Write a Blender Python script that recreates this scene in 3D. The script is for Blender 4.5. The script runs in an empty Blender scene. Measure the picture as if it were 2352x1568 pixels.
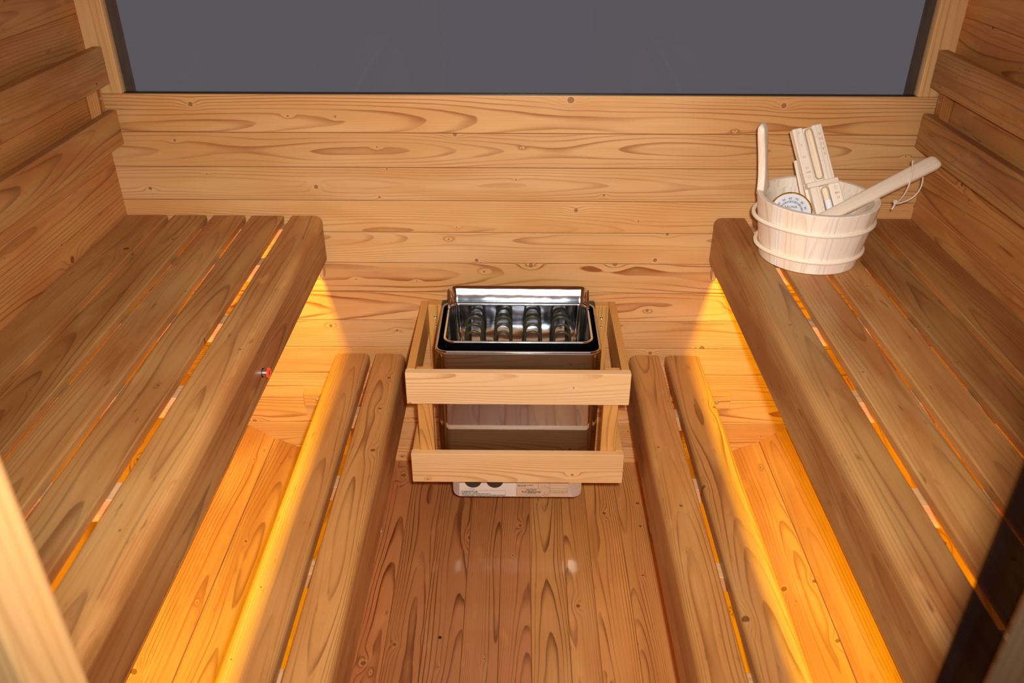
import bpy, math, random
from mathutils import Vector, Matrix
S = bpy.context.scene
C = S.collection
rnd = random.Random(7)

# ------------------------------------------------------------------ camera
F_, TH, PSI, RHO, DY, HZ = 1900.05, 0.53164, 0.00716, 0.0026, 2.1796, 1.7456
ct, st = math.cos(TH), math.sin(TH)
fw = Vector((-math.sin(PSI)*ct, math.cos(PSI)*ct, -st))
r0 = Vector((math.cos(PSI), math.sin(PSI), 0)); u0 = r0.cross(fw)
rt = r0*math.cos(RHO) + u0*math.sin(RHO); up = -r0*math.sin(RHO) + u0*math.cos(RHO)
cd = bpy.data.cameras.new('camera'); cam = bpy.data.objects.new('camera', cd); C.objects.link(cam)
cam.matrix_world = Matrix(((rt.x, up.x, -fw.x, 0), (rt.y, up.y, -fw.y, -DY), (rt.z, up.z, -fw.z, HZ), (0, 0, 0, 1)))
cd.sensor_width = 36; cd.lens = F_/2352*36; cd.clip_start = .02
cd.dof.use_dof = True; cd.dof.focus_distance = 2.35; cd.dof.aperture_fstop = 5.0
S.camera = cam
# ------------------------------------------------------------------ world, flash, exposure
w = bpy.data.worlds.new('world'); S.world = w; w.use_nodes = True
w.node_tree.nodes['Background'].inputs[0].default_value = (.102, .098, .111, 1)
w.node_tree.nodes['Background'].inputs[1].default_value = 1
S.view_settings.view_transform = 'Standard'; S.view_settings.look = 'None'
S.view_settings.exposure = 0; S.view_settings.gamma = 1; S.view_settings.use_curve_mapping = False
FLASH, FILL, LED = 168, 3.5, 12.
fl = bpy.data.lights.new('camera_flash', 'SPOT'); fl.energy = FLASH; fl.color = (1, .985, .955)
fl.shadow_soft_size = .022; fl.spot_size = math.radians(92); fl.spot_blend = 1.0
flo = bpy.data.objects.new('camera_flash', fl); C.objects.link(flo)
flo.location = (.055, -2.13, 1.775)
flo.rotation_euler = (Vector((-.07, -.15, .58)) - flo.location).to_track_quat('-Z', 'Y').to_euler()
fill_l = bpy.data.lights.new('fill_light', 'AREA'); fill_l.energy = FILL; fill_l.size = .8; fill_l.color = (1, .96, .90)  # weak ambient fill added under the ceiling; no lamp hangs there
fill_obj = bpy.data.objects.new('fill_light', fill_l); C.objects.link(fill_obj); fill_obj.location = (0, -1.3, 2.08)
for sx in (-1, 1):
    l = bpy.data.lights.new('led_light', 'AREA'); l.shape = 'RECTANGLE'; l.size = .012; l.size_y = 1.66
    l.energy = LED; l.color = (1, .70, .0)
    lo = bpy.data.objects.new('led_light', l); C.objects.link(lo); lo.location = (sx*.592, -.87, .822)

# ------------------------------------------------------------------ node helper
class N:
    def __init__(s, t, o): s.t, s.o = t, o
    def m(s, op, b=None, c=None, clamp=False):
        n = s.t.nodes.new('ShaderNodeMath'); n.operation = op; n.use_clamp = clamp
        for i, x in enumerate((s, b, c)):
            if x is None: continue
            if isinstance(x, N): s.t.links.new(x.o, n.inputs[i])
            else: n.inputs[i].default_value = x
        return N(s.t, n.outputs[0])
    def __add__(s, b): return s.m('ADD', b)
    def __sub__(s, b): return s.m('SUBTRACT', b)
    def __mul__(s, b): return s.m('MULTIPLY', b)
    def __truediv__(s, b): return s.m('DIVIDE', b)
def vec(t, x, y, z=0.0):
    n = t.nodes.new('ShaderNodeCombineXYZ')
    for i, v in enumerate((x, y, z)):
        if isinstance(v, N): t.links.new(v.o, n.inputs[i])
        else: n.inputs[i].default_value = v
    return N(t, n.outputs[0])
def sep(v):
    n = v.t.nodes.new('ShaderNodeSeparateXYZ'); v.t.links.new(v.o, n.inputs[0])
    return [N(v.t, n.outputs[i]) for i in range(3)]
def noise(v, scale=1.0, det=2.0, rough=.5):
    n = v.t.nodes.new('ShaderNodeTexNoise'); v.t.links.new(v.o, n.inputs['Vector'])
    n.inputs['Scale'].default_value = scale; n.inputs['Detail'].default_value = det; n.inputs['Roughness'].default_value = rough
    return N(v.t, n.outputs[0])
def sstep(x, a, b):
    n = x.t.nodes.new('ShaderNodeMapRange'); n.interpolation_type = 'SMOOTHSTEP'
    x.t.links.new(x.o, n.inputs[0]); n.inputs[1].default_value = a; n.inputs[2].default_value = b
    return N(x.t, n.outputs[0])
def mix(t, f, a, b, mode='MIX'):
    n = t.nodes.new('ShaderNodeMix'); n.data_type = 'RGBA'; n.blend_type = mode
    for s_, x in ((n.inputs[0], f), (n.inputs[6], a), (n.inputs[7], b)):
        if isinstance(x, N): t.links.new(x.o, s_)
        elif isinstance(x, (int, float)): s_.default_value = x
        else: s_.default_value = (*x, 1)
    return N(t, n.outputs[2])
def lin(r, g, b):
    f = lambda c: ((c/255+.055)/1.055)**2.4 if c > 10 else c/255/12.92
    return (f(r), f(g), f(b))
def newmat(name):
    m = bpy.data.materials.new(name); m.use_nodes = True
    t = m.node_tree; b = t.nodes['Principled BSDF']
    return m, t, b
def plain(name, col, rough=.5, metal=0., coat=0., emit=None, es=0, bump=0, aniso=0):
    m, t, b = newmat(name)
    b.inputs['Base Color'].default_value = (*col, 1); b.inputs['Roughness'].default_value = rough
    b.inputs['Metallic'].default_value = metal; b.inputs['Coat Weight'].default_value = coat
    if emit: b.inputs['Emission Color'].default_value = (*emit, 1); b.inputs['Emission Strength'].default_value = es
    tc = t.nodes.new('ShaderNodeTexCoord'); v = N(t, tc.outputs['Object'])
    nz = noise(v, 60, 3)
    rr = nz*(.12 if rough > .1 else .04) + (rough - (.06 if rough > .1 else .02)); t.links.new(rr.o, b.inputs['Roughness'])
    if bump:
        n2 = noise(v, 9, 2); bn = t.nodes.new('ShaderNodeBump'); bn.inputs['Strength'].default_value = bump; bn.inputs['Distance'].default_value = .01
        t.links.new(n2.o, bn.inputs['Height']); t.links.new(bn.outputs[0], b.inputs['Normal'])
    return m
def wood(name, light, mid, dark, ring=.0062, con=.75, rough=.45, knots=.55, grey=0., greycol=(.3, .22, .15), var=.22, coat=0., coatr=.05, kscale=1., fib=.16, blot=.5, red=None, warm=1., fleck=0.):
    m, t, b = newmat(name)
    wf_ = (1 + .05*warm, 1 - .01*warm, 1 - .20*warm)
    light, mid, dark, greycol = [tuple(c*k for c, k in zip(q, wf_)) for q in (light, mid, dark, greycol)]
    g = t.nodes.new('ShaderNodeAttribute'); g.attribute_name = 'grain'
    sd = t.nodes.new('ShaderNodeAttribute'); sd.attribute_name = 'seed'
    L, A, D = sep(N(t, g.outputs['Vector'])); s1, s2, s3 = sep(N(t, sd.outputs['Vector']))
    L2 = L + s1*37
    o = s2*23
    n1 = noise(vec(t, L2*1.35, A*5 + o, D*5), 1, 1.2) - .5
    n2 = noise(vec(t, L2*2.6, A*20 + o, D*20), 1, 1.5) - .5
    n3 = noise(vec(t, L2*16, A*60 + o, D*60), 1, 1) - .5
    # knots
    KX, KY = 5.0*kscale, 11.*kscale
    P = vec(t, L2*KX, A*KY + s3*50, 0.)
    vo = t.nodes.new('ShaderNodeTexVoronoi'); vo.voronoi_dimensions = '2D'; vo.inputs['Scale'].default_value = 1
    t.links.new(P.o, vo.inputs['Vector'])
    cx, cy, _ = sep(N(t, vo.outputs['Position'])); px, py, _ = sep(P)
    c1, c2, c3 = sep(N(t, vo.outputs['Color']))
    dx = (px - cx)/KX; dy = (py - cy)/KY
    ex = c1.m('LESS_THAN', knots)
    R = (c2*c2*c2*.0068 + .0020)
    d = ((dx*dx + dy*dy).m('SQRT') + n3*.0022)/R
    kin = (N(t, sstep(d, .8, 1.15).o)*-1. + 1.)*ex
    halo = (sstep(d, 1.0, 2.6)*-1. + 1.)*ex
    kring = (sstep((d - .95).m('ABSOLUTE'), .0, .30)*-1. + 1.)*ex
    ql = dx/(R*4.2 + .004); qa = dy/(R*1.9 + .002)
    bumpk = ((ql*ql + qa*qa)*-1.).m('EXPONENT')*ex*R*1.35
    a0 = A - (s2 - .5)*.085
    d0 = D - (s3*s3*.09 + .047)
    r = (a0*a0 + d0*d0).m('SQRT') + n1*.040 + n2*.0042 + L*.009 + n3*.0006 + bumpk
    f = (r/ring + s1*9).m('FRACT')
    lw = noise(vec(t, L2*.9, A*12 - o, D*5), 1, 1)
    ln = sstep(f + lw*.25, .72, 1.06)*(sstep(f, .95, 1.0)*-1. + 1.)
    lm = noise(vec(t, L2*1.6, A*22 + o, D*9), 1, 2)
    lst = sstep(lm, .30, .66)*.85 + .15
    line = ln*lst*(s3*.5 + .6)*con
    line = line.m('MULTIPLY', 1., clamp=True)
    bl = noise(vec(t, L2*2.2, A*9 + o, D*6), 1, 2)
    bl2 = noise(vec(t, L2*1.2, A*45 + o, D*30), 1, 2)
    base = mix(t, sstep(bl, .35, .68)*blot, light, mid)
    base = mix(t, sstep(bl2, .45, .75)*.45, base, mid)
    if red: base = mix(t, sstep(s2, .55, .75)*.7, base, red)
    if grey:
        gn = noise(vec(t, L2*3.1, A*14 - o, D*8), 1, 3)
        base = mix(t, sstep(gn, .48, .72)*grey, base, greycol)
    col = mix(t, line, base, dark)
    if fleck:
        fl0 = noise(vec(t, L2*15, A*75 + o, D*75), 1, 2)
        col = mix(t, sstep(fl0, .66, .76)*fleck, col, dark)
        fl1 = noise(vec(t, L2*9 + 7.7, A*26 - o, D*26), 1, 2)
        col = mix(t, sstep(fl1, .60, .74)*fleck*.7, col, tuple(min(1, c*1.25) for c in light))
    fbn = noise(vec(t, L2*7, A*420, D*420), 1, 1)
    fm = (fbn - .5)*(fib*2) + 1.
    col = mix(t, 1., col, vec(t, fm, fm, fm), 'MULTIPLY')
    col = mix(t, halo*.35, col, light)
    kcol = mix(t, kring, tuple(m_*.30 + d_*.45 for m_, d_ in zip(mid, dark)), tuple(x*.40 for x in dark))
    col = mix(t, kin*.9, col, kcol)
    vv = s1*var + (1 - var*.5)
    vc = vec(t, vv, vv*(s2*.06 + .97), vv*(s2*.14 + .93))
    col = mix(t, 1., col, vc, 'MULTIPLY')
    t.links.new(col.o, b.inputs['Base Color'])
    rr = noise(vec(t, L2*6, A*50, D*50), 1, 2)*.2 + (rough - .1)
    t.links.new(rr.o, b.inputs['Roughness'])
    b.inputs['Specular IOR Level'].default_value = .45
    b.inputs['Coat Weight'].default_value = coat; b.inputs['Coat Roughness'].default_value = coatr; b.inputs['Coat IOR'].default_value = 1.55
    bn = t.nodes.new('ShaderNodeBump'); bn.inputs['Strength'].default_value = .25; bn.inputs['Distance'].default_value = .0012
    h = line*-.5 + fbn*.35 + kin*.5
    t.links.new(h.o, bn.inputs['Height']); t.links.new(bn.outputs[0], b.inputs['Normal'])
    return m

M = {}
M['wall'] = wood('wall_wood', lin(222, 175, 119), lin(208, 150, 88), lin(150, 82, 32), ring=.0052, con=.9, var=.18, knots=.75, fib=.10, blot=.7, warm=.4)
M['side'] = wood('side_wood', lin(200, 146, 88), lin(172, 106, 54), lin(116, 58, 20), con=.75, var=.25, knots=.55, ring=.0056, fib=.12, grey=.45, greycol=lin(168, 122, 88), fleck=.45, blot=.7)
M['bench'] = wood('bench_wood', lin(182, 134, 82), lin(150, 90, 46), lin(86, 42, 18), con=.6, var=.30, knots=.5, ring=.0054, grey=.65, greycol=lin(176, 138, 92), fleck=.55, blot=.75, fib=.16, kscale=.8, rough=.5)
M['low'] = wood('low_bench_wood', lin(188, 138, 84), lin(162, 107, 56), lin(98, 52, 20), con=.75, var=.15, knots=.6, ring=.0048, grey=.4, greycol=lin(186, 146, 98), fleck=.35, fib=.14, rough=.45, kscale=.9)
M['floor'] = wood('floor_wood', lin(204, 150, 92), lin(178, 118, 64), lin(96, 46, 16), con=1.0, var=.36, knots=.75, ring=.0042, fib=.14, coat=.35, coatr=.10, rough=.42, red=lin(162, 96, 54), fleck=.2)
M['guard'] = wood('guard_wood', lin(232, 190, 136), lin(220, 168, 108), lin(178, 112, 54), con=.7, var=.06, knots=.7, ring=.005, fib=.08, rough=.5, warm=.2)
M['post'] = wood('post_wood', lin(216, 162, 96), lin(198, 136, 68), lin(140, 82, 30), con=.8, var=.12, knots=.15, ring=.0042, fib=.10)
M['trim'] = wood('trim_wood', lin(226, 178, 120), lin(210, 154, 92), lin(160, 98, 46), con=.6, var=.1, knots=.3, fib=.1, warm=.4)
M['batten'] = wood('batten_wood', lin(214, 172, 130), lin(196, 148, 104), lin(150, 104, 66), con=.5, var=.1, knots=.2, fib=.1)
M['pale'] = wood('pale_wood', lin(252, 237, 216), lin(246, 222, 192), lin(216, 174, 134), con=.6, var=.09, knots=.0, ring=.0055, fib=.05, rough=.5, grey=.35, greycol=lin(248, 224, 210), warm=0)
M['dark'] = wood('dark_wood', lin(112, 88, 64), lin(92, 68, 46), lin(50, 34, 20), con=.4, var=.2, knots=.3, warm=0)
M['steel'] = plain('polished_steel', (.86, .85, .86), .12, 1., bump=.12)
M['steel_guard'] = plain('mirror_steel', (.80, .86, .93), .08, 1., bump=.25)
M['steel_dark'] = plain('heater_shell_steel', (.50, .48, .48), .06, 1., bump=.02)
M['steel_brushed'] = plain('brushed_steel', (.72, .68, .62), .28, 1.)
M['black'] = plain('black_enamel', (.012, .011, .011), .3)
M['element'] = plain('heating_element', lin(74, 70, 50), .38, .5)
M['hoop'] = wood('rattan_wood', lin(248, 236, 212), lin(242, 226, 196), lin(214, 190, 156), warm=0, con=.3, knots=0, fib=.05, var=.05)
M['cord'] = plain('white_cord', lin(228, 212, 196), .8)
M['gold'] = plain('brass', (.86, .52, .16), .12, 1.)
M['dial'] = plain('dial_white', lin(222, 222, 228), .4)
M['ink'] = plain('ink', lin(70, 72, 84), .6)
M['inklight'] = plain('ink_grey', lin(176, 178, 186), .6)
M['burn'] = plain('burnt_print', lin(214, 176, 142), .7)
M['sand'] = plain('white_sand', lin(240, 240, 244), .9)
M['screw'] = plain('zinc_screw', (.7, .72, .76), .25, 1.)
M['label_w'] = plain('label_silver', lin(226, 214, 198), .35)
M['label_t'] = plain('label_tan', lin(214, 184, 150), .4)
M['labelink'] = plain('label_ink', lin(60, 46, 38), .6)
M['red'] = plain('red_lens', (.85, .03, .01), .25, 0, emit=(1, .03, .01), es=1.2)
M['led'] = plain('led_diffuser', (.9, .6, .2), .5)
def glass(name, tint, refl=1.0):
    m, t, b = newmat(name); t.nodes.remove(b)
    tr = t.nodes.new('ShaderNodeBsdfTransparent'); tr.inputs[0].default_value = (*tint, 1)
    gl = t.nodes.new('ShaderNodeBsdfGlossy'); gl.inputs['Roughness'].default_value = .01
    fr = t.nodes.new('ShaderNodeFresnel'); fr.inputs[0].default_value = 1.45
    mm = t.nodes.new('ShaderNodeMath'); mm.operation = 'MULTIPLY'; mm.inputs[1].default_value = refl
    t.links.new(fr.outputs[0], mm.inputs[0])
    mx = t.nodes.new('ShaderNodeMixShader'); t.links.new(mm.outputs[0], mx.inputs[0])
    t.links.new(tr.outputs[0], mx.inputs[1]); t.links.new(gl.outputs[0], mx.inputs[2])
    t.links.new(mx.outputs[0], t.nodes['Material Output'].inputs[0])
    return m
M['glass'] = glass('clear_glass', (.985, .98, .98), .35)
M['tube'] = glass('tube_glass', (.99, .985, .97), .5)
M['smoke'] = glass('smoked_glass', (.30, .26, .22), .04)

# ------------------------------------------------------------------ mesh helper
ORG = {}
def seed(): return (rnd.random(), rnd.random(), rnd.random())
class MB:
    def __init__(s): s.v, s.f, s.g, s.s = [], [], [], []
    def add(s, vs, fs, gs=None, sd=None):
        n = len(s.v); sd = sd or seed()
        s.v += [Vector(v) for v in vs]; s.g += [Vector(x) for x in (gs or vs)]; s.s += [sd]*len(vs)
        s.f += [tuple(i+n for i in f) for f in fs]
    def build(s, name, mat, parent=None, ang=35, wn=True, smooth=True):
        me = bpy.data.meshes.new(name); org = ORG.get(parent.name, Vector()) if parent else Vector()
        if parent is None:
            lo = Vector([min(v[i] for v in s.v) for i in range(3)]); hi = Vector([max(v[i] for v in s.v) for i in range(3)])
            org = Vector(((lo.x+hi.x)/2, (lo.y+hi.y)/2, lo.z))
        me.from_pydata([v-org for v in s.v], [], s.f); me.materials.append(mat)
        for nm, dat in (('grain', s.g), ('seed', s.s)):
            a = me.attributes.new(nm, 'FLOAT_VECTOR', 'POINT')
            a.data.foreach_set('vector', [c for v in dat for c in v])
        if smooth:
            me.polygons.foreach_set('use_smooth', [True]*len(me.polygons)); me.set_sharp_from_angle(angle=math.radians(ang))
        me.update()
        o = bpy.data.objects.new(name, me); C.objects.link(o)
        if parent: o.parent = parent
        else: o.location = org
        ORG[o.name] = org
        if wn:
            md = o.modifiers.new('weighted_normals', 'WEIGHTED_NORMAL'); md.keep_sharp = True
        return o
def thing(name, loc, label, cat, group=None):
    o = bpy.data.objects.new(name, None); C.objects.link(o); o.location = loc; o.empty_display_size = .05
    ORG[o.name] = Vector(loc); return tag(o, label, cat, group)
def tag(o, label, cat, group=None):
    o['label'] = label; o['category'] = cat
    if group: o['group'] = group
    return o
def struct(o, label=None):
    o['kind'] = 'structure'
    if label: o['label'] = label
    return o
def profile(wd, th, rad, cup=0., seg=4):
    """closed outline in (a, d); d=0 is the face, body goes to -th. rad: a- d0, a+ d0, a+ -t, a- -t"""
    pts = []
    cs = [(-wd/2, 0, 1, -1, 180, 90), (wd/2, 0, -1, -1, 90, 0), (wd/2, -th, -1, 1, 0, -90), (-wd/2, -th, 1, 1, -90, -180)]
    for i, (a, d, sa, sdd, t0, t1) in enumerate(cs):
        r = max(rad[i], .0003)
        ca, cdd = a + sa*r, d + sdd*r
        for k in range(seg+1):
            tt = math.radians(t0 + (t1-t0)*k/seg)
            pts.append((ca + r*math.cos(tt), cdd + r*math.sin(tt)))
        if i == 0 and cup:
            for k in range(1, 8):
                pts.append((-wd/2 + rad[0] + (wd - rad[0]-rad[1])*k/8, 0))
    if cup: pts = [(a, d - cup*(2*a/wd)**2 if d > -th/2 else d) for a, d in pts]
    return pts
def board(mb, o, l, a, d, ln, wd, th, rad=.002, cup=0., e=.0012, sd=None, seg=3, l0=0.):
    """o: start corner centre of the face; l, a, d axes"""
    o, l, a, d = map(Vector, (o, l, a, d)); l.normalize(); a.normalize(); d.normalize()
    rad = (rad,)*4 if not isinstance(rad, tuple) else rad
    pr = profile(wd, th, rad, cup, seg); n = len(pr)
    # winding independent of handedness
    flip = a.cross(d).dot(l) > 0
    vs, gs = [], []
    for k, (t, ins) in enumerate(((0, e), (e, 0), (ln-e, 0), (ln, e))):
        for x, y in pr:
            cy = y + th/2
            sx = x*(1 - ins/(wd/2)); sy = cy*(1 - ins/(th/2)) - th/2
            vs.append(o + l*t + a*sx + d*sy); gs.append((t + l0, sx, sy))
    fs = []
    for k in range(3):
        for i in range(n):
            j = (i+1) % n; q = (k*n+i, k*n+j, (k+1)*n+j, (k+1)*n+i)
            fs.append(q if flip else q[::-1])
    c0 = tuple(range(n)); c1 = tuple(range(3*n, 4*n))
    fs.append(c0[::-1] if flip else c0); fs.append(c1 if flip else c1[::-1])
    mb.add(vs, fs, gs, sd)
def box(mb, x0, x1, y0, y1, z0, z1, axis='x', rad=.0015, face='', sd=None):
    """axis-aligned wood piece, grain along axis; face = outward direction of the broad face"""
    c = Vector(((x0+x1)/2, (y0+y1)/2, (z0+z1)/2)); dim = Vector((abs(x1-x0), abs(y1-y0), abs(z1-z0)))
    ax = 'xyz'.index(axis); oth = [i for i in range(3) if i != ax]
    if face: fd = 'xyz'.index(face[-1]); sg = -1 if face[0] == '-' else 1
    else: fd = min(oth, key=lambda i: dim[i]); sg = 1
    ad = [i for i in oth if i != fd][0]
    l = Vector([1. if i == ax else 0. for i in range(3)]); a = Vector([1. if i == ad else 0. for i in range(3)])
    d = Vector([float(sg) if i == fd else 0. for i in range(3)])
    o = c - l*dim[ax]/2 + d*dim[fd]/2
    board(mb, o, l, a, d, dim[ax], dim[ad], dim[fd], rad, sd=sd)
def one(name, mat, parent, *a, **k):
    mb = MB(); box(mb, *a, **k); return mb.build(name, mat, parent)
def tube(mb, pts, r, n=10, closed=False, caps=True, sd=None, flat=1.):
    pts = [Vector(p) for p in pts]; N_ = len(pts); rs = r if isinstance(r, (list, tuple)) else [r]*N_
    vs, gs, fs = [], [], []; prev = None; Lg = 0
    for i, p in enumerate(pts):
        if closed: t = (pts[(i+1) % N_] - pts[i-1]).normalized()
        else: t = (pts[min(i+1, N_-1)] - pts[max(i-1, 0)]).normalized()
        if prev is None:
            prev = t.orthogonal().normalized()
        prev = (prev - t*prev.dot(t)).normalized(); b = t.cross(prev)
        if i: Lg += (p - pts[i-1]).length
        for k in range(n):
            an = 2*math.pi*k/n; off = prev*math.cos(an)*rs[i] + b*math.sin(an)*rs[i]*flat
            vs.append(p + off); gs.append((Lg, math.cos(an)*rs[i], math.sin(an)*rs[i]))
    for i in range(N_ if closed else N_-1):
        j = (i+1) % N_
        for k in range(n):
            k2 = (k+1) % n; fs.append((i*n+k, i*n+k2, j*n+k2, j*n+k))
    if not closed and caps: fs += [tuple(range(n))[::-1], tuple(range((N_-1)*n, N_*n))]
    mb.add(vs, fs, gs, sd)
def lathe(mb, prof, c, ax=(0, 0, 1), n=48, closed=False, sd=None):
    """prof: (radius, height) list about ax through c"""
    ax = Vector(ax).normalized(); x = ax.orthogonal().normalized(); y = ax.cross(x); c = Vector(c)
    vs, gs, fs = [], [], []; m = len(prof)
    for k in range(n):
        an = 2*math.pi*k/n
        for r, h in prof:
            vs.append(c + x*r*math.cos(an) + y*r*math.sin(an) + ax*h); gs.append((h, r*math.cos(an), r*math.sin(an)))
    for k in range(n):
        k2 = (k+1) % n
        for i in range(m if closed else m-1):
            j = (i+1) % m; fs.append((k*m+i, k2*m+i, k2*m+j, k*m+j))
    if not closed:
        if prof[0][0] > 1e-6: fs.append(tuple(k*m for k in range(n))[::-1])
        if prof[-1][0] > 1e-6: fs.append(tuple(k*m+m-1 for k in range(n)))
    mb.add(vs, fs, gs, sd)
def rrect(w_, d_, r, n=6, c=(0, 0)):
    pts = []
    for sx, sy, a0 in ((1, 1, 0), (-1, 1, 90), (-1, -1, 180), (1, -1, 270)):
        for k in range(n+1):
            a = math.radians(a0 + 90*k/n)
            pts.append((c[0] + sx*(w_/2 - r) + r*math.cos(a), c[1] + sy*(d_/2 - r) + r*math.sin(a)))
    return pts
def loft(mb, rings, closed=True, cap0=False, cap1=False, sd=None):
    n = len(rings[0]); vs = [Vector(p) for r in rings for p in r]; fs = []
    for i in range(len(rings)-1):
        for k in range(n if closed else n-1):
            k2 = (k+1) % n; fs.append((i*n+k, i*n+k2, (i+1)*n+k2, (i+1)*n+k))
    if cap0: fs.append(tuple(range(n))[::-1])
    if cap1: fs.append(tuple(range((len(rings)-1)*n, len(rings)*n)))
    mb.add(vs, fs, None, sd)
def text(mb, body, size, o, r, u, align='CENTER', depth=0.0004, weight=0.0, sx=1.0):
    """letters in the plane (r right, u up) at o"""
    cu = bpy.data.curves.new('t', 'FONT'); cu.body = body; cu.size = size; cu.align_x = align; cu.align_y = 'CENTER'
    cu.extrude = depth; cu.offset = weight; cu.resolution_u = 3; cu.space_character = 1.05
    ob = bpy.data.objects.new('t', cu); C.objects.link(ob)
    bpy.context.view_layer.update()
    me = bpy.data.meshes.new_from_object(ob)
    o, r, u = Vector(o), Vector(r).normalized(), Vector(u).normalized(); nn = r.cross(u)
    vs = [o + r*v.co.x*sx + u*v.co.y + nn*v.co.z for v in me.vertices]
    fs = [tuple(p.vertices) for p in me.polygons]
    mb.add(vs, fs)
    bpy.data.objects.remove(ob); bpy.data.curves.remove(cu); bpy.data.meshes.remove(me)
def screw(parent, c, n_, r=.004):
    mb = MB(); lathe(mb, [(r*.35, -.0006), (r*.35, 0.0002), (r*.8, .0012), (r, .0004), (r, -.001)], c, n_, 14); return mb.build('screw', M['screw'], parent)

# ------------------------------------------------------------------ room shell
YF, ZW = -1.75, 1.206
R_, CX_, CZ_ = .60, .50, .612
# back wall boards
mb = MB()
z1 = ZW; zs = [1.1055 - .095*k for k in range(0, 13)]
for z0 in zs:
    board(mb, (-1.13, 0, (z0+z1)/2), (1, 0, 0), (0, 0, 1), (0, -1, 0), 2.26, z1-z0-.0013, .024, .0022, e=.0005)
    z1 = z0
box(mb, -1.13, 1.13, .006, .024, -.1, ZW-.002, 'x')
for z0 in (1.83, 1.925, 2.02, 2.115):
    box(mb, -1.13, 1.13, 0, .024, z0, z0+.0942, 'x', rad=.0022, face='-y')
struct(mb.build('wall_back', M['wall'], None))
# side casings of the window
for i, sx in enumerate((-1, 1)):
    t_ = one('trim_%d' % (i+1), M['trim'], None, sx*1.034, sx*1.13, -.002, .024, ZW+.0005, 1.83, 'z', rad=.003, face='-y'); struct(t_)
# window
fr = MB()
for sx in (-1, 1): box(fr, sx*1.034, sx*1.075, .0245, .085, ZW-.05, 1.829, 'z', rad=.001)
box(fr, -1.033, 1.033, .0245, .085, ZW-.05, ZW-.026, 'x', rad=.001); box(fr, -1.033, 1.033, .0245, .085, 1.80, 1.829, 'x', rad=.001)
wf = fr.build('window_1', M['dark'], None); struct(wf)
gm = MB(); box(gm, -1.0335, 1.0335, .012, .018, ZW+.0005, 1.8295, 'x', rad=.0003)
gp = gm.build('window_pane', M['glass'], None, wn=False); gp.parent = wf; gp.location = ORG['window_pane'] - ORG['window_1']
gk = MB(); box(gk, -1.033, 1.033, .010, .020, ZW-.001, ZW+.0022, 'x', rad=.0003)
g2 = gk.build('window_seal', M['black'], None); g2.parent = wf; g2.location = ORG['window_seal'] - ORG['window_1']

# side walls: staves along Y following a rounded-square section
def path(s):
    """s = arc length up from the point where the lower corner arc starts (z=CZ)."""
    if s < 0:
        a = -s/R_; return Vector((CX_ + R_*math.cos(a), 0, CZ_ - R_*math.sin(a)))
    if s < .95: return Vector((CX_ + R_, 0, CZ_ + s))
    a = (s-.95)/R_; return Vector((CX_ + R_*math.cos(a), 0, CZ_ + .95 + R_*math.sin(a)))
for nm, sx in (('wall_left', -1), ('wall_right', 1)):
    mb = MB(); s = -.919
    while s < .95 + .94:
        p0, p1 = path(s), path(s+.095)
        for q in (p0, p1): q.x *= sx
        mid = (p0+p1)/2; a = (p1-p0); wd = a.length; a.normalize(); d = Vector((-a.z, 0, a.x)) if sx > 0 else Vector((a.z, 0, -a.x))
        # inward normal
        cen = Vector((0, 0, 1.08)); 
        if d.dot(cen-mid) < 0: d = -d
        board(mb, mid + Vector((0, YF, 0)), (0, 1, 0), a, d, -YF, wd, .03, .0032, e=.0004)
        s += .095
    struct(mb.build(nm, M['side'], None))
mb = MB(); 
for k in range(-5, 6):
    board(mb, (k*.0945, YF, 2.162), (0, 1, 0), (1, 0, 0), (0, 0, -1), -YF, .0938, .03, .003)
struct(mb.build('ceiling', M['side'], None))
# floor
mb = MB(); xs = [-.613, -.521, -.428, -.334, -.2375, -.1365, -.043, .0415, .1405, .2165, .3145, .4085, .50, .59]
for a_, b_ in zip(xs, xs[1:]):
    board(mb, ((a_+b_)/2, YF, 0), (0, 1, 0), (1, 0, 0), (0, 0, 1), -YF, b_-a_-.0002, .022, .0022, cup=.0007, e=.0005)
box(mb, -.62, .60, YF, -.001, -.034, -.0225, 'y', rad=.001)
fl_ = mb.build('floor', M['floor'], None); struct(fl_)
# front wall, doorway between the posts
mb = MB()
for sx, xa in ((-1, .44), (1, .455)):
    z = 0.
    while z < 2.1:
        box(mb, sx*xa, sx*1.1, YF-.03, YF, z, z+.0944, 'x', rad=.002); z += .095
for z in (1.93, 2.02, 2.11): box(mb, -.44, .455, YF-.03, YF, z, z+.0896, 'x', rad=.002)
struct(mb.build('wall_front', M['side'], None))
struct(one('trim_3', M['trim'], None, -.44, -.345, -1.80, -1.742, 0, 1.93, 'z', rad=(.006,)*4, face='x'))
dp = one('trim_4', M['dark'], None, .369, .4548, -1.80, -1.752, 0, 1.93, 'z', rad=.004, face='-x'); struct(dp)
mb = MB(); box(mb, .3330, .3688, -1.752, -1.748, .02, 1.92, 'z', rad=.0005)
struct(mb.build('door_1', M['smoke'], None, wn=False))

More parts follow.
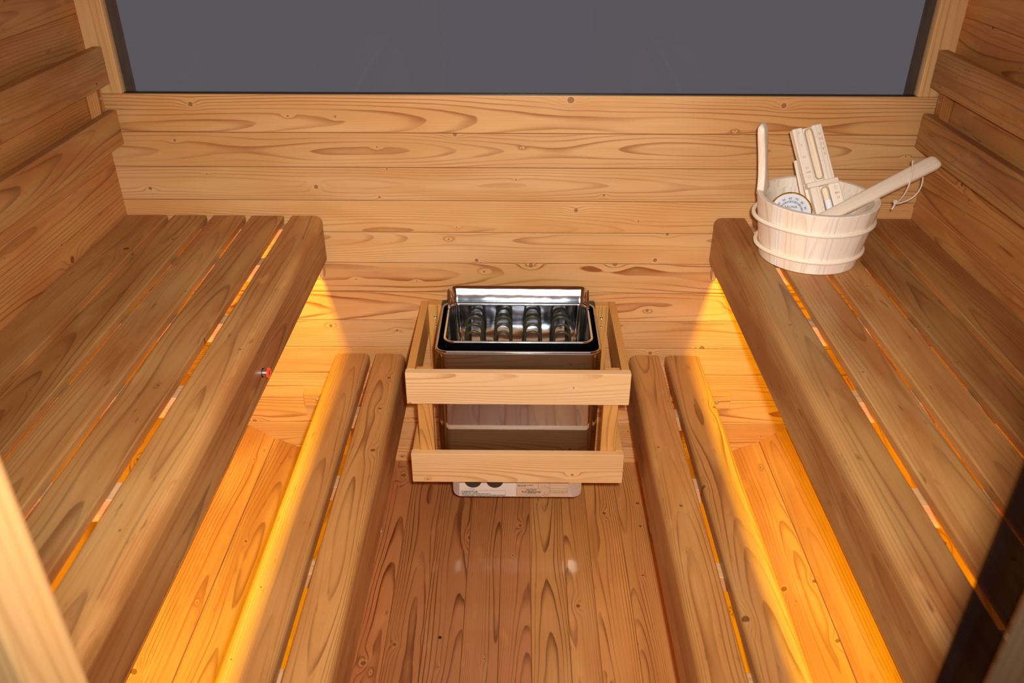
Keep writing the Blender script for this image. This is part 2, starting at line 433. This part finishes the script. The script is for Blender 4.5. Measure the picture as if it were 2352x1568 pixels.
# ------------------------------------------------------------------ benches
BY = (-.235, -.54, -.83, -1.12, -1.41, -1.70)
def upper(sx, label):
    t = thing('upper_bench', (sx*.83, -.87, .66), label, 'bench', 'raised benches along the two side walls')
    zt = .872
    ed = [(.550, .636, .02), (.657, .748, .005), (.765, .856, .005), (.874, .967, .005), (.984, 1.0985, .005)]
    for i, (a_, b_, r) in enumerate(ed):
        mb = MB(); rr = (.004, .004, .009, .009)
        if i == 0: rr = ((.005, .02, .002, .002) if sx < 0 else (.02, .005, .002, .002))
        x = sx*(a_+b_)/2
        board(mb, (x, -1.74, zt), (0, 1, 0), (1, 0, 0), (0, 0, 1), 1.738, b_-a_, .034 if i == 0 else .024, rr, e=.004, seg=5)
        mb.build('seat_slat', M['bench'], t)
    one('front_board', M['bench'], t, sx*.551, sx*.579, -1.74, -.003, .735, .8375, 'y', rad=(.004,)*4, face='x' if sx < 0 else '-x')
    for y in BY[:-1]:
        one('cross_batten', M['batten'], t, sx*.640, sx*1.094, y-.045, y, .800, .8475, 'x', rad=.002, face='z')
    one('wall_ledger', M['batten'], t, sx*.640, sx*1.094, -.046, -.002, .800, .8475, 'x', rad=.002, face='z')
    one('support_block', M['batten'], t, sx*.560, sx*.575, -.030, -.002, .688, .7345, 'z', rad=.002)
    mb = MB(); box(mb, sx*.583, sx*.601, -1.70, -.05, .8245, .8350, 'y', rad=.001); mb.build('led_strip', M['led'], t)
    return t
ubl = upper(-1, 'wide high bench on the left with red button in its front board')
ubr = upper(1, 'wide high bench on the right that the pale bucket stands on')
# push button on the left front board
bc = Vector((-.551, -.672, .776))
bt = MB(); lathe(bt, [(.0001, .014), (.007, .014), (.0085, .012), (.0085, 0), (.011, 0), (.011, -.002)][::-1], bc, (1, 0, 0), 24)
btn = bt.build('push_button', M['screw'], ubl); btn['label'] = 'steel push button with a red ring'
rg = MB(); tube(rg, [bc + Vector((.0125, .0092*math.cos(a), .0092*math.sin(a))) for a in [2*math.pi*k/28 for k in range(28)]], .0022, 8, closed=True)
ro = rg.build('red_ring', M['red'], btn)

def lower(sx, label):
    t = thing('lower_bench', (sx*.45, -.87, .0), label, 'bench', 'low step benches in front of the raised ones')
    for a_, b_, big in ((.455, .562, 'o'), (.345, .436, 'i')):
        mb = MB(); inn, out = (.012, .016) if big == 'o' else (.022, .005)
        rr = (out, inn, .002, .002) if sx < 0 else (inn, out, .002, .002)
        board(mb, (sx*(a_+b_)/2, -1.74, .4205), (0, 1, 0), (1, 0, 0), (0, 0, 1), 1.738, b_-a_, .038, rr, e=.004, seg=6)
        mb.build('seat_slat', M['low'], t)
    one('front_board', M['bench'], t, sx*.3455, sx*.373, -1.74, -.003, .252, .382, 'y', rad=.003, face='x' if sx < 0 else '-x')
    for y in BY[:-1]:
        one('cross_batten', M['batten'], t, sx*.374, sx*.558, y-.045, y, .337, .3822, 'x', rad=.002, face='z')
    for y in (-.30, -1.50):
        one('leg', M['batten'], t, sx*.40, sx*.445, y-.044, y-.0005, .0005, .3368, 'z', rad=.002)
    lg = one('wall_ledger', M['wall'], t, sx*.374, sx*.671, -.030, -.0005, .240, .288, 'x', rad=.001, face='-y')
    screw(lg, (sx*.630, -.0305, .262), (0, -1, 0), .0045)
    return t
lbl = lower(-1, 'low two-slat bench to the left of the heater')
lbr = lower(1, 'low two-slat bench to the right of the heater')

# ------------------------------------------------------------------ backrests
def backrest(sx, label):
    t = thing('backrest', (sx*1.07, -.87, 1.08), label, 'backrest', 'slatted backrests on the side walls')
    for za, zb in ((1.238, 1.330), (1.082, 1.172)):
        one('rail', M['bench'], t, sx*1.046, sx*1.070, -1.74, -.028, za, zb, 'y', rad=.003, face='x' if sx < 0 else '-x')
    for y in (-.034, -1.55):
        p_ = one('upright', M['side'], t, sx*1.0705, sx*1.0985, y-.032, y, 1.10, 1.320, 'z', rad=.002, face='-x')
    screw(t, (sx*1.0700, -.048, 1.205), (-sx, 0, 0), .0045)
    return t
backrest(-1, 'two-rail wooden backrest on the left wall above the high bench')
backrest(1, 'two-rail wooden backrest on the right wall beside the bucket')

# ------------------------------------------------------------------ heater guard
G = thing('heater_guard', (0, -.2, .245), 'pale wooden guard frame of rails and posts around the steel heater', 'guard rail')
gz = ((.509, .605), (.247, .344))
for za, zb in gz:
    one('front_rail', M['guard'], G, -.2865, .2925, -.402, -.381, za, zb, 'x', rad=.0015, face='-y')
    for sx, xo, xi in ((-1, -.2845, -.2635), (1, .2905, .2695)):
        one('side_rail', M['post'], G, xo, xi, -.3805, -.002, za, zb-.0005, 'y', rad=.0015, face='x' if sx < 0 else '-x')
for sx, xo, xi in ((-1, -.2630, -.2230), (1, .2690, .2290)):
    one('front_post', M['post'], G, xo, xi, -.3805, -.349, .250, .592, 'z', rad=.002, face='-y')
    wp = one('wall_post', M['post'], G, xo, xi+(.004 if sx > 0 else -.004)*0, -.031, -.002, .250, .6045, 'z', rad=.0015, face='-y')
    for z in (.565, .535): screw(wp, ((xo+xi)/2, -.0315, z), (0, -1, 0), .0042 if z > .55 else .003)

# ------------------------------------------------------------------ heater
H = thing('sauna_heater', (.003, -.19, .11), 'polished steel electric heater with olive heating coils inside wooden guard', 'heater')
hx = .003
def ring3(w_, d_, r, z, cy, n=6): return [(x, y, z) for x, y in rrect(w_, d_, r, n, (hx, cy))]
cy = -.1945; W_, D_ = .441, .281
mb = MB()
loft(mb, [ring3(W_-.004, D_-.004, .030, .27, cy), ring3(W_, D_, .032, .276, cy), ring3(W_, D_, .032, .618, cy), ring3(W_, D_, .032, .624, cy), ring3(W_-.003, D_-.003, .031, .6275, cy),
          ring3(W_-.010, D_-.010, .028, .6285, cy), ring3(W_-.015, D_-.015, .026, .6270, cy), ring3(W_-.017, D_-.017, .025, .624, cy), ring3(W_-.018, D_-.018, .025, .40, cy)])
mb.build('outer_shell', M['steel_dark'], H, ang=60)
mb = MB()
loft(mb, [ring3(W_-.022, D_-.022, .024, .612, cy), ring3(W_-.022, D_-.022, .024, .300, cy)], cap1=True)
loft(mb, [ring3(.418-.012, .245-.008, .03, .600, -.178), ring3(.41-.012, .24-.008, .03, .31, -.178)])
mb.build('inner_casing', M['black'], H)
# basket
by = -.178; bw, bd = .398, .222
mb = MB()
loft(mb, [ring3(bw+.002, bd+.002, .030, .600, by), ring3(bw+.004, bd+.004, .031, .628, by), ring3(bw+.003, bd+.003, .030, .6315, by), ring3(bw-.003, bd-.003, .027, .633, by), ring3(bw-.010, bd-.010, .024, .6315, by),
          ring3(bw-.014, bd-.014, .022, .626, by), ring3(bw-.026, bd-.020, .022, .49, by), ring3(bw-.032, bd-.030, .020, .470, by), ring3(bw-.040, bd-.050, .018, .453, by), ring3(bw-.052, bd-.090, .016, .444, by), ring3(bw-.07, bd-.13, .014, .440, by)], cap1=True)
bk = mb.build('stone_basket', M['steel_guard'], H, ang=60)
# splash guard: back sheet that wraps round the two rear corners
mb = MB(); pts = []
gw, gy0, gy1, gr = .403, -.104, -.064, .028
pts.append((hx - gw/2, gy0)); pts.append((hx-gw/2, gy1-gr))
for k in range(1, 7): a = math.radians(180-90*k/6); pts.append((hx - gw/2 + gr + gr*math.cos(a), gy1-gr+gr*math.sin(a)))
for k in range(0, 7): a = math.radians(90-90*k/6); pts.append((hx + gw/2 - gr + gr*math.cos(a), gy1-gr+gr*math.sin(a)))
pts.append((hx+gw/2, gy0))
n_ = len(pts)
def gpt(i, f, ins, z=None):
    x, y = pts[i]; s_ = min(1, max(0, (y-gy0)/(gy1-gr-gy0))); back = 1 if 1 <= i <= n_-2 else 0
    ty = y + .026*f*back; top = .634 + .040*math.sin(s_*math.pi/2)
    side = max(0, min(1, (abs(x-hx) - (gw/2-.03))/.03)); xx = x - math.copysign(ins*side, x-hx)
    return (xx, ty - ins*(1-side*.6), .624 if z is not None else .634 + (top-.634)*f)
idx = range(n_)
out = [[gpt(i, 0, 0, 0) for i in idx], [gpt(i, 0, 0) for i in idx], [gpt(i, .95, 0) for i in idx], [gpt(i, 1, .0012) for i in idx], [gpt(i, .97, .0035) for i in idx],
       [gpt(i, .75, .0065) for i in idx], [gpt(i, .45, .0075) for i in idx], [gpt(i, .2, .007) for i in idx], [gpt(i, .08, .006) for i in idx]]
loft(mb, out, closed=False)
mb.build('splash_guard', M['steel_guard'], H, ang=60)
# heating elements: three rows of four upright hairpin tubes
for yr in (-.084, -.128, -.172):
    for xe in (-.122, -.040, .044, .126):
        mb = MB(); r_ = .0225; pt = [(xe-r_, yr, .445), (xe-r_, yr, .50), (xe-r_, yr, .55)]
        zt = .5735
        for k in range(0, 13):
            a = math.radians(180-15*k); pt.append((xe + r_*math.cos(a), yr, zt + r_*math.sin(a)))
        pt += [(xe+r_, yr, .55), (xe+r_, yr, .50), (xe+r_, yr, .445)]
        tube(mb, pt, .0042, 12); mb.build('heating_element', M['element'], H)
for xe in (-.08, .085):
    mb = MB(); box(mb, xe-.012, xe+.012, -.215, -.190, .4405, .447, 'x', rad=.002); mb.build('element_clamp', M['black'], H)
# wall bracket
one('wall_bracket', M['black'], H, -.222, .228, -.0535, -.001, .585, .606, 'x', rad=.001)
# control box under the shell
mb = MB(); loft(mb, [[(x, y_, z) for x, z in rrect(.372, .19, .024, 6, (hx, .2215))] for y_ in (-.322, -.10)], cap0=True, cap1=True)
mb.v = [Vector(v) for v in mb.v]
cb = mb.build('control_box', M['steel_brushed'], H, wn=False)
yl = -.3226; DZ = .0150
def lab(name, x0, x1, z0, z1, mat, th=.0008):
    m_ = MB(); box(m_, x0, x1, yl-th, yl+.0004, z0+DZ, z1+DZ, 'x', rad=.0002); return m_.build(name, mat, cb, wn=False)
lab('scale_label', -.165, .000, .1135, .245, M['label_w'])
lab('warning_label', .0005, .153, .1125, .245, M['label_t'])
yt = yl - .0012
mb = MB(); RX, UZ = (1, 0, 0), (0, 0, 1)
text(mb, 'VAROITUS!', .0092, (-.159, yt, .1295), RX, UZ, 'LEFT', weight=.0001)
text(mb, 'Peittäminen aiheuttaa palovaaran', .0052, (-.159, yt, .1235), RX, UZ, 'LEFT', sx=1.15)
text(mb, 'Peittämätöntäkin läheisyys kuuma aiheuttaa palovaaran', .0052, (-.159, yt, .1182), RX, UZ, 'LEFT', sx=1.05)
text(mb, '0 Timer', .0045, (-.128, yt, .1405), RX, UZ)
def line(mb, xa, za, xb, zb, t_=.0006):
    dv = Vector((xb-xa, 0, zb-za)); nv = Vector((-dv.z, 0, dv.x)).normalized()*t_/2
    q = [Vector((xa, yt, za))+nv, Vector((xa, yt, za))-nv, Vector((xb, yt, zb))-nv, Vector((xb, yt, zb))+nv]
    mb.add(q, [(0, 1, 2, 3)])
def frame(mb, x0, z0, x1, z1, t_=.0005):
    line(mb, x0, z0, x1, z0, t_); line(mb, x1, z0, x1, z1, t_); line(mb, x1, z1, x0, z1, t_); line(mb, x0, z1, x0, z0, t_)
frame(mb, -.161, .1150, -.031, .1350)
for cxx, sc in ((-.125, 1), (-.062, 1)):
    fan = [Vector((cxx, yt, .170))] + [Vector((cxx + .024*math.cos(math.radians(a)), yt, .170 + .024*math.sin(math.radians(a)))) for a in range(150, 391, 10)]
    mb.add(fan, [(0, i, i+1) for i in range(1, len(fan)-1)])
    for a in (200, 235, 270, 305, 340):
        c_ = Vector((cxx + .019*math.cos(math.radians(a)), yt-.0004, .170 + .019*math.sin(math.radians(a))))
k_ = [Vector((-.144 + .004*math.cos(a), yt, .1405 + .004*math.sin(a))) for a in [2*math.pi*i/16 for i in range(16)]]
for i in range(16): line(mb, k_[i].x, k_[i].z, k_[(i+1) % 16].x, k_[(i+1) % 16].z, .0004)
text(mb, 'CAUTION!', .0062, (.044, yt, .1395), RX, UZ); line(mb, .030, .1360, .058, .1360, .0005)
text(mb, 'DO NOT OPERATE WITHOUT', .0036, (.044, yt, .1330), RX, UZ, sx=1.15); text(mb, 'ROCKS. COVERING CAUSES', .0036, (.044, yt, .1295), RX, UZ, sx=1.15); text(mb, 'RISK OF FIRE', .0036, (.044, yt, .1262), RX, UZ, sx=1.15)
for k, (s_, z_) in enumerate((('READ THE MANUAL BEFORE', .1560), ('INSTALLATION', .1525))): text(mb, s_, .0034, (.004, yt, z_), RX, UZ, 'LEFT')
frame(mb, .002, .1195, .096, .1435); line(mb, .064, .1435, .064, .165); line(mb, .096, .1435, .096, .165)
frame(mb, .082, .1230, .092, .1320); 
for a_, b_, c_, d_ in ((.075, .146, .075, .156), (.079, .148, .089, .153), (.089, .153, .093, .147), (.079, .155, .086, .158)): line(mb, a_, b_, c_, d_, .0008)
frame(mb, .099, .1280, .149, .1320); frame(mb, .099, .1320, .149, .1365); frame(mb, .099, .1365, .149, .1440); frame(mb, .099, .1440, .149, .1560)
text(mb, 'A        V        W', .0034, (.124, yt, .1300), RX, UZ)
for v_ in mb.v: v_.z += DZ
mb.build('lettering', M['labelink'], cb, wn=False, smooth=False)
screw(cb, (.078, yl-.0014, .1325), (0, -1, 0), .0022)

# ------------------------------------------------------------------ bucket
bc_ = Vector((.733, -.2515, .872)); BH = .16
B = thing('wooden_bucket', bc_, 'pale wooden sauna bucket with two rattan hoops standing on the right bench', 'bucket')
ro_ = lambda z: .118 + (.1455-.118)*(z/BH)
mb = MB(); NS = 26
sd_list = [seed() for _ in range(NS)]
for i in range(NS):
    a0 = 2*math.pi*i/NS; a1 = 2*math.pi*(i+1)/NS; vs, gs, fs = [], [], []; K = 3
    prof_ = [(-.014, .0), (0, .0015), (0, .004), (0, BH-.003), (-.0015, BH-.0006), (-.004, BH), (-.012, BH), (-.0145, BH-.001), (-.016, BH-.004), (-.016, BH-.020), (-.019, BH-.024), (-.019, .01)]
    for k in range(K+1):
        a = a0 + (a1-a0)*k/K + (.0006 if k == 0 else -.0006 if k == K else 0)
        for off, z in prof_:
            r = ro_(z) + off; vs.append(bc_ + Vector((r*math.cos(a), r*math.sin(a), z))); gs.append((z, (k/K-.5)*.034, off))
    m_ = len(prof_)
    for k in range(K):
        for j in range(m_-1): fs.append((k*m_+j, (k+1)*m_+j, (k+1)*m_+j+1, k*m_+j+1))
    fs.append(tuple(range(m_))); fs.append(tuple(range(K*m_, (K+1)*m_))[::-1])
    mb.add(vs, fs, gs, sd_list[i])
mb.build('staves', M['pale'], B)
mb = MB(); lathe(mb, [(.0001, .022), (.103, .022), (.104, .012), (.0001, .012)][::-1], bc_, (0, 0, 1), 40); mb.build('base', M['pale'], B)
for z in (.110, .036):
    mb = MB(); r = ro_(z)+.0025
    tube(mb, [bc_ + Vector((r*math.cos(a) - (.010 if z > .1 else .007)*max(0, math.cos(a-math.radians(188)))**6, r*math.sin(a), z)) for a in [2*math.pi*k/64 for k in range(64)]], .0052, 10, closed=True)
    mb.build('hoop', M['hoop'], B)
# handle stave rising at the far left
ph = math.radians(152); rad_ = Vector((math.cos(ph), math.sin(ph), 0)); tan_ = Vector((-math.sin(ph), math.cos(ph), 0))
hc = bc_ + rad_*.1325; mb = MB()
outl = []; zz = [.150, .158, .166, .178, .195, .225, .255, .28, .295, .305, .311, .314]
ww = [.078, .070, .058, .046, .036, .031, .033, .041, .043, .040, .031, .012]
rings = []
for z, wd in zip(zz, ww):
    rr2 = []; th = .0098*(1 if z < .3 else max(.35, 1-((z-.3)/.016)**2))
    for k in range(16):
        a = 2*math.pi*k/16; ca, sa = math.cos(a), math.sin(a)
        f2 = lambda x: math.copysign(abs(x)**.38, x)
        rr2.append(hc + rad_*(f2(ca)*th + (z-.15)*.16) + tan_*(f2(sa)*wd/2*1.0) + Vector((0, 0, z)))
    rings.append(rr2)
n0 = 16; vs = [p_ for r_ in rings for p_ in r_]; fs = []
for i in range(len(rings)-1):
    for k in range(16): k2 = (k+1) % 16; fs.append((i*16+k, i*16+k2, (i+1)*16+k2, (i+1)*16+k))
fs.append(tuple(range((len(rings)-1)*16, len(rings)*16)))
gs = [(zz[i//16], 0 + (vs[i]-hc).dot(tan_), (vs[i]-hc).dot(rad_)) for i in range(len(vs))]
mb.add(vs, fs, gs); mb.build('handle', M['pale'], B, ang=50)

# ------------------------------------------------------------------ sand timer
O = Vector((.6722, -.160, 1.1664)); r = Vector((.9741, .1576, .1622)).normalized(); d = Vector((.2230, -.5509, -.8042)); d = (d - r*d.dot(r)).normalized()
nn = d.cross(r).normalized(); nn = nn if nn.y < 0 else -nn; TW, TL = .075, .262
T = thing('sand_timer', O + d*TL + r*TW/2, 'pale wooden sand timer with glass tubes leaning out of the bucket', 'sand timer')
mb = MB(); board(mb, O + r*TW/2 - nn*.014, d, r, nn, TL, TW, .007, .002); mb.build('back_plate', M['pale'], T)
mb = MB(); board(mb, O + d*.070 + r*(TW/2 - .004) - nn*.032, (d*1.0 - nn*.12), r, nn, .18, TW*.9, .007, .002); mb.build('wall_plate', M['pale'], T)
def strip(x0, x1, y0, y1, h=.0, th=.014, rad=.003):
    m_ = MB(); board(m_, O + d*y0 + r*(x0+x1)/2 + nn*h, d, r, nn, y1-y0, x1-x0, th, (rad, rad, .001, .001), e=.0015); return m_.build('side_strip', M['pale'], T)
MID = .139
strip(0, .0255, 0, MID, 0); strip(.0495, TW, 0, MID, 0)
strip(.006, .030, MID+.013, TL, .004, .018); strip(.052, TW+.006, MID+.013, TL, .004, .018)
mb = MB(); board(mb, O + d*(MID+.0065) + r*.0 + nn*.007, r, d, nn, TW+.004, .0125, .020, .003); mb.build('cross_bar', M['pale'], T)
def vial(c0, c1, rr_, n=24):
    m_ = MB(); ax = (c1-c0); ln = ax.length; pr = [(.0003, 0), (rr_*.5, rr_*.10), (rr_*.85, rr_*.42), (rr_, rr_*.9), (rr_, ln-rr_*.9), (rr_*.85, ln-rr_*.42), (rr_*.5, ln-rr_*.1), (.0003, ln)]
    lathe(m_, pr, c0, ax, n); return m_.build('glass_tube', M['tube'], T, wn=False)
vc = O + r*.0375 + nn*.001
vial(vc + d*.006, vc + d*(MID-.003), .0108)
vc2 = O + r*.041 + nn*.003
vial(vc2 + d*(MID+.016), vc2 + d*(TL-.004), .0102)
mb = MB(); lathe(mb, [(.0001, 0), (.0088, .0006), (.0088, .055), (.0001, .056)], vc2 + d*(MID+.050), d, 20); sn = mb.build('sand', M['sand'], T)
mb = MB(); h_ = nn*.0004
for k, ch in enumerate('ANUAS'):
    text(mb, ch, .0105, O + r*(.0635) + d*(.024 + k*.0125) + h_, -r, d, weight=.0001)
mb.build('word_lettering', M['burn'], T, wn=False); mb = MB()
for s_, y_ in (('5', .012), ('5', .043), ('10', .073), ('15', .101), ('MIN', .112)):
    text(mb, s_ if y_ > .02 else '0', .0085 if s_ != 'MIN' else .0065, O + r*.0125 + d*y_ + h_, -r, d, weight=.0001)
m2_ = mb; mb = MB()
for y_ in (.030, .060, .092): 
    c_ = O + r*.053 + d*y_ + h_*1.2; tube(mb, [c_ + (r*math.cos(a) + d*math.sin(a))*.0017 for a in [2*math.pi*i/14 for i in range(14)]], .0003, 5, closed=True)
c_ = O + r*.025 + d*(MID+.065) + nn*.0046; tube(mb, [c_ + (r*math.cos(a) + d*math.sin(a))*.0017 for a in [2*math.pi*i/14 for i in range(14)]], .0003, 5, closed=True)
mb.build('scale_marks', M['burn'], T, wn=False); mb = m2_
def clock(c_, s_):
    tube(mb, [c_ + (r*math.cos(a) + d*math.sin(a))*.0042 for a in [2*math.pi*i/20 for i in range(20)]], .0004, 5, closed=True)
    tube(mb, [c_ - d*.003*s_, c_, c_ - r*.0028*s_], .0004, 5)
clock(O + r*.0125 + d*.124 + h_, -1); mb.build('minute_scale', M['burn'], T, wn=False); mb = MB(); clock(O + r*.068 + d*(MID+.024) + nn*.0046, 1)
text(mb, 'MIN', .0065, O + r*.068 + d*(MID+.038) + nn*.0044, r, -d, weight=.0001); text(mb, '15', .0085, O + r*.068 + d*(MID+.050) + nn*.0044, r, -d, weight=.0001)
mb.build('minute_scale', M['burn'], T, wn=False)

# ------------------------------------------------------------------ thermometer
tc_ = Vector((.667, -.270, .9955)); tn = Vector((-.22, -.72, .62)).normalized()
tr_ = Vector((.975, -.02, -.10)); tr_ = (tr_ - tn*tr_.dot(tn)).normalized(); tu = tn.cross(tr_).normalized()
TH_ = thing('thermometer', tc_ - tn*.012 - tu*.05, 'round brass-rimmed sauna thermometer with white dial lying in the bucket', 'thermometer')
mb = MB(); lathe(mb, [(.047, -.017), (.0485, -.015), (.0485, -.006), (.0001, -.006)], tc_, tn, 56); mb.build('case', M['black'], TH_)
mb = MB(); lathe(mb, [(.0485, -.013), (.0505, -.010), (.0510, -.002), (.0495, .0012), (.0475, .0014), (.0462, -.001), (.0462, -.003)], tc_, tn, 64); mb.build('bezel', M['gold'], TH_, ang=60)
mb = MB(); lathe(mb, [(.0001, -.0028), (.0464, -.0028), (.0464, -.0040)][::-1], tc_, tn, 56); dl = mb.build('dial', M['dial'], TH_)
P2 = lambda a, rr_, h=-.0024: tc_ + tr_*(rr_*math.sin(a)) + tu*(rr_*math.cos(a)) + tn*h
mb = MB(); A_ = [math.radians(a) for a in range(-120, 121, 5)]
vs = [P2(a, q) for a in A_ for q in (.0245, .0285)]; mb.add(vs, [(2*i, 2*i+1, 2*i+3, 2*i+2) for i in range(len(A_)-1)])
mb.build('scale_band', M['inklight'], dl, wn=False, smooth=False)
mb = MB()
for q in (.0245, .0285): tube(mb, [P2(a, q, -.0022) for a in A_], .00022, 4)
for k, v in enumerate(range(20, 121, 10)):
    a = math.radians(-4 + (v-60)*2.55); tube(mb, [P2(a, .0235, -.002), P2(a, .0295, -.002)], .0004, 4)
    rr3 = (tr_*math.cos(a) - tu*math.sin(a)); uu3 = (tu*math.cos(a) + tr_*math.sin(a))
    text(mb, str(v), .0075, P2(a, .0345, -.0022), rr3, uu3)
text(mb, 'SAUNA', .0088, tc_ + tu*.0125 - tn*.0022, tr_, tu)
tube(mb, [tc_ - tu*.008 + tr_*.006 - tn*.0015, tc_ - tn*.0015 + tu*.0, tc_ - tr_*.022 - tu*.004 - tn*.0015], .0005, 4)
mb.build('lettering', M['ink'], dl, wn=False, smooth=False)

# ------------------------------------------------------------------ ladle
pa, pb = Vector((.704, -.3345, .991)), Vector((1.030, -.195, 1.100)); ld = (pb-pa).normalized()
LD = thing('sauna_ladle', pa - ld*.02, 'pale wooden ladle with a white cord loop resting across the bucket rim', 'ladle')
lu = Vector((0, -.5, .86)); lu = (lu - ld*lu.dot(ld)).normalized(); lr = ld.cross(lu); Ln = (pb-pa).length
mb = MB(); rings = []; N2 = 20
st_ = [(0, .030, .012), (.05, .031, .013), (.15, .034, .0145), (.25, .0365, .015), (.31, .0385, .015), (Ln-.02, .039, .015), (Ln-.008, .036, .0135), (Ln-.002, .030, .010), (Ln, .022, .006)]
vs, gs, fs = [], [], []
for L_, w2, t2 in st_:
    for k in range(N2):
        a = 2*math.pi*k/N2; f2 = lambda x: math.copysign(abs(x)**.7, x)
        x_, y_ = f2(math.cos(a))*w2/2, f2(math.sin(a))*t2*.72
        vs.append(pa + ld*L_ + lr*x_ + lu*y_); gs.append((L_, x_, y_))
for i in range(len(st_)-1):
    for k in range(N2): k2 = (k+1) % N2; fs.append((i*N2+k, i*N2+k2, (i+1)*N2+k2, (i+1)*N2+k))
fs.append(tuple(range(N2))[::-1]); fs.append(tuple(range((len(st_)-1)*N2, len(st_)*N2)))
mb.add(vs, fs, gs); mb.build('ladle_handle', M['pale'], LD, ang=50)
bo = Vector((.692, -.290, .915)); mb = MB()
tube(mb, [pa + ld*.012, pa + Vector((-.004, .014, -.030)), bo + Vector((.004, -.028, .004))], .006, 10)
lathe(mb, [(.0001, -.030), (.020, -.029), (.029, -.020), (.033, -.004), (.034, .010), (.031, .010), (.029, -.003), (.025, -.016), (.016, -.023), (.0001, -.024)][::-1], bo, (0, 0, 1), 28)
mb.build('ladle_bowl', M['pale'], LD, ang=60)
# cord: through the handle, hanging to a knot
q0 = pa + ld*(Ln*.73)
k0 = Vector((.938, -.225, 1.000))
hu = q0 + lr*.0 + lu*.012
c1_ = Vector((.9525, -.228, 1.108)); c2_ = Vector((.988, -.222, 1.075))
crd = []
def bez(a, b, c, e, n=14): return [a*(1-t)**3 + b*3*t*(1-t)**2 + c*3*t*t*(1-t) + e*t**3 for t in [i/n for i in range(n+1)]]
crd += bez(k0, k0 + Vector((.008, -.030, .030)), c1_ + Vector((-.006, -.040, -.030)), c1_)
crd += bez(c1_, c1_ + Vector((.003, .004, .006)), c1_ + Vector((.012, .016, .004)), c1_ + Vector((.016, .026, -.010)))[1:]
mb = MB(); tube(mb, crd, .0018, 8)
crd = bez(c2_, c2_ + Vector((.010, .0, -.022)), k0 + Vector((.060, .004, .006)), k0)
tube(mb, crd, .0018, 8)
kn = [k0 + Vector((.0035*math.cos(a*2), .003*math.sin(a*3), .0045*math.sin(a*2)+.001*a)) for a in [i*.35 for i in range(19)]]
tube(mb, kn, .0022, 8); tube(mb, [k0, k0 + Vector((-.004, -.002, -.009)), k0 + Vector((-.007, -.003, -.014))], .0022, 8)
mb.build('cord_loop', M['cord'], LD, ang=60)

# small dark chip on the floor
mb = MB(); lathe(mb, [(.0045, 0), (.0052, .001), (.004, .0022), (.0001, .0026)], (-.195, -.725, .0003), (0, 0, 1), 7)
tag(mb.build('dark_chip', M['black'], None), 'tiny black chip lying on the floorboards in front of the heater', 'chip')
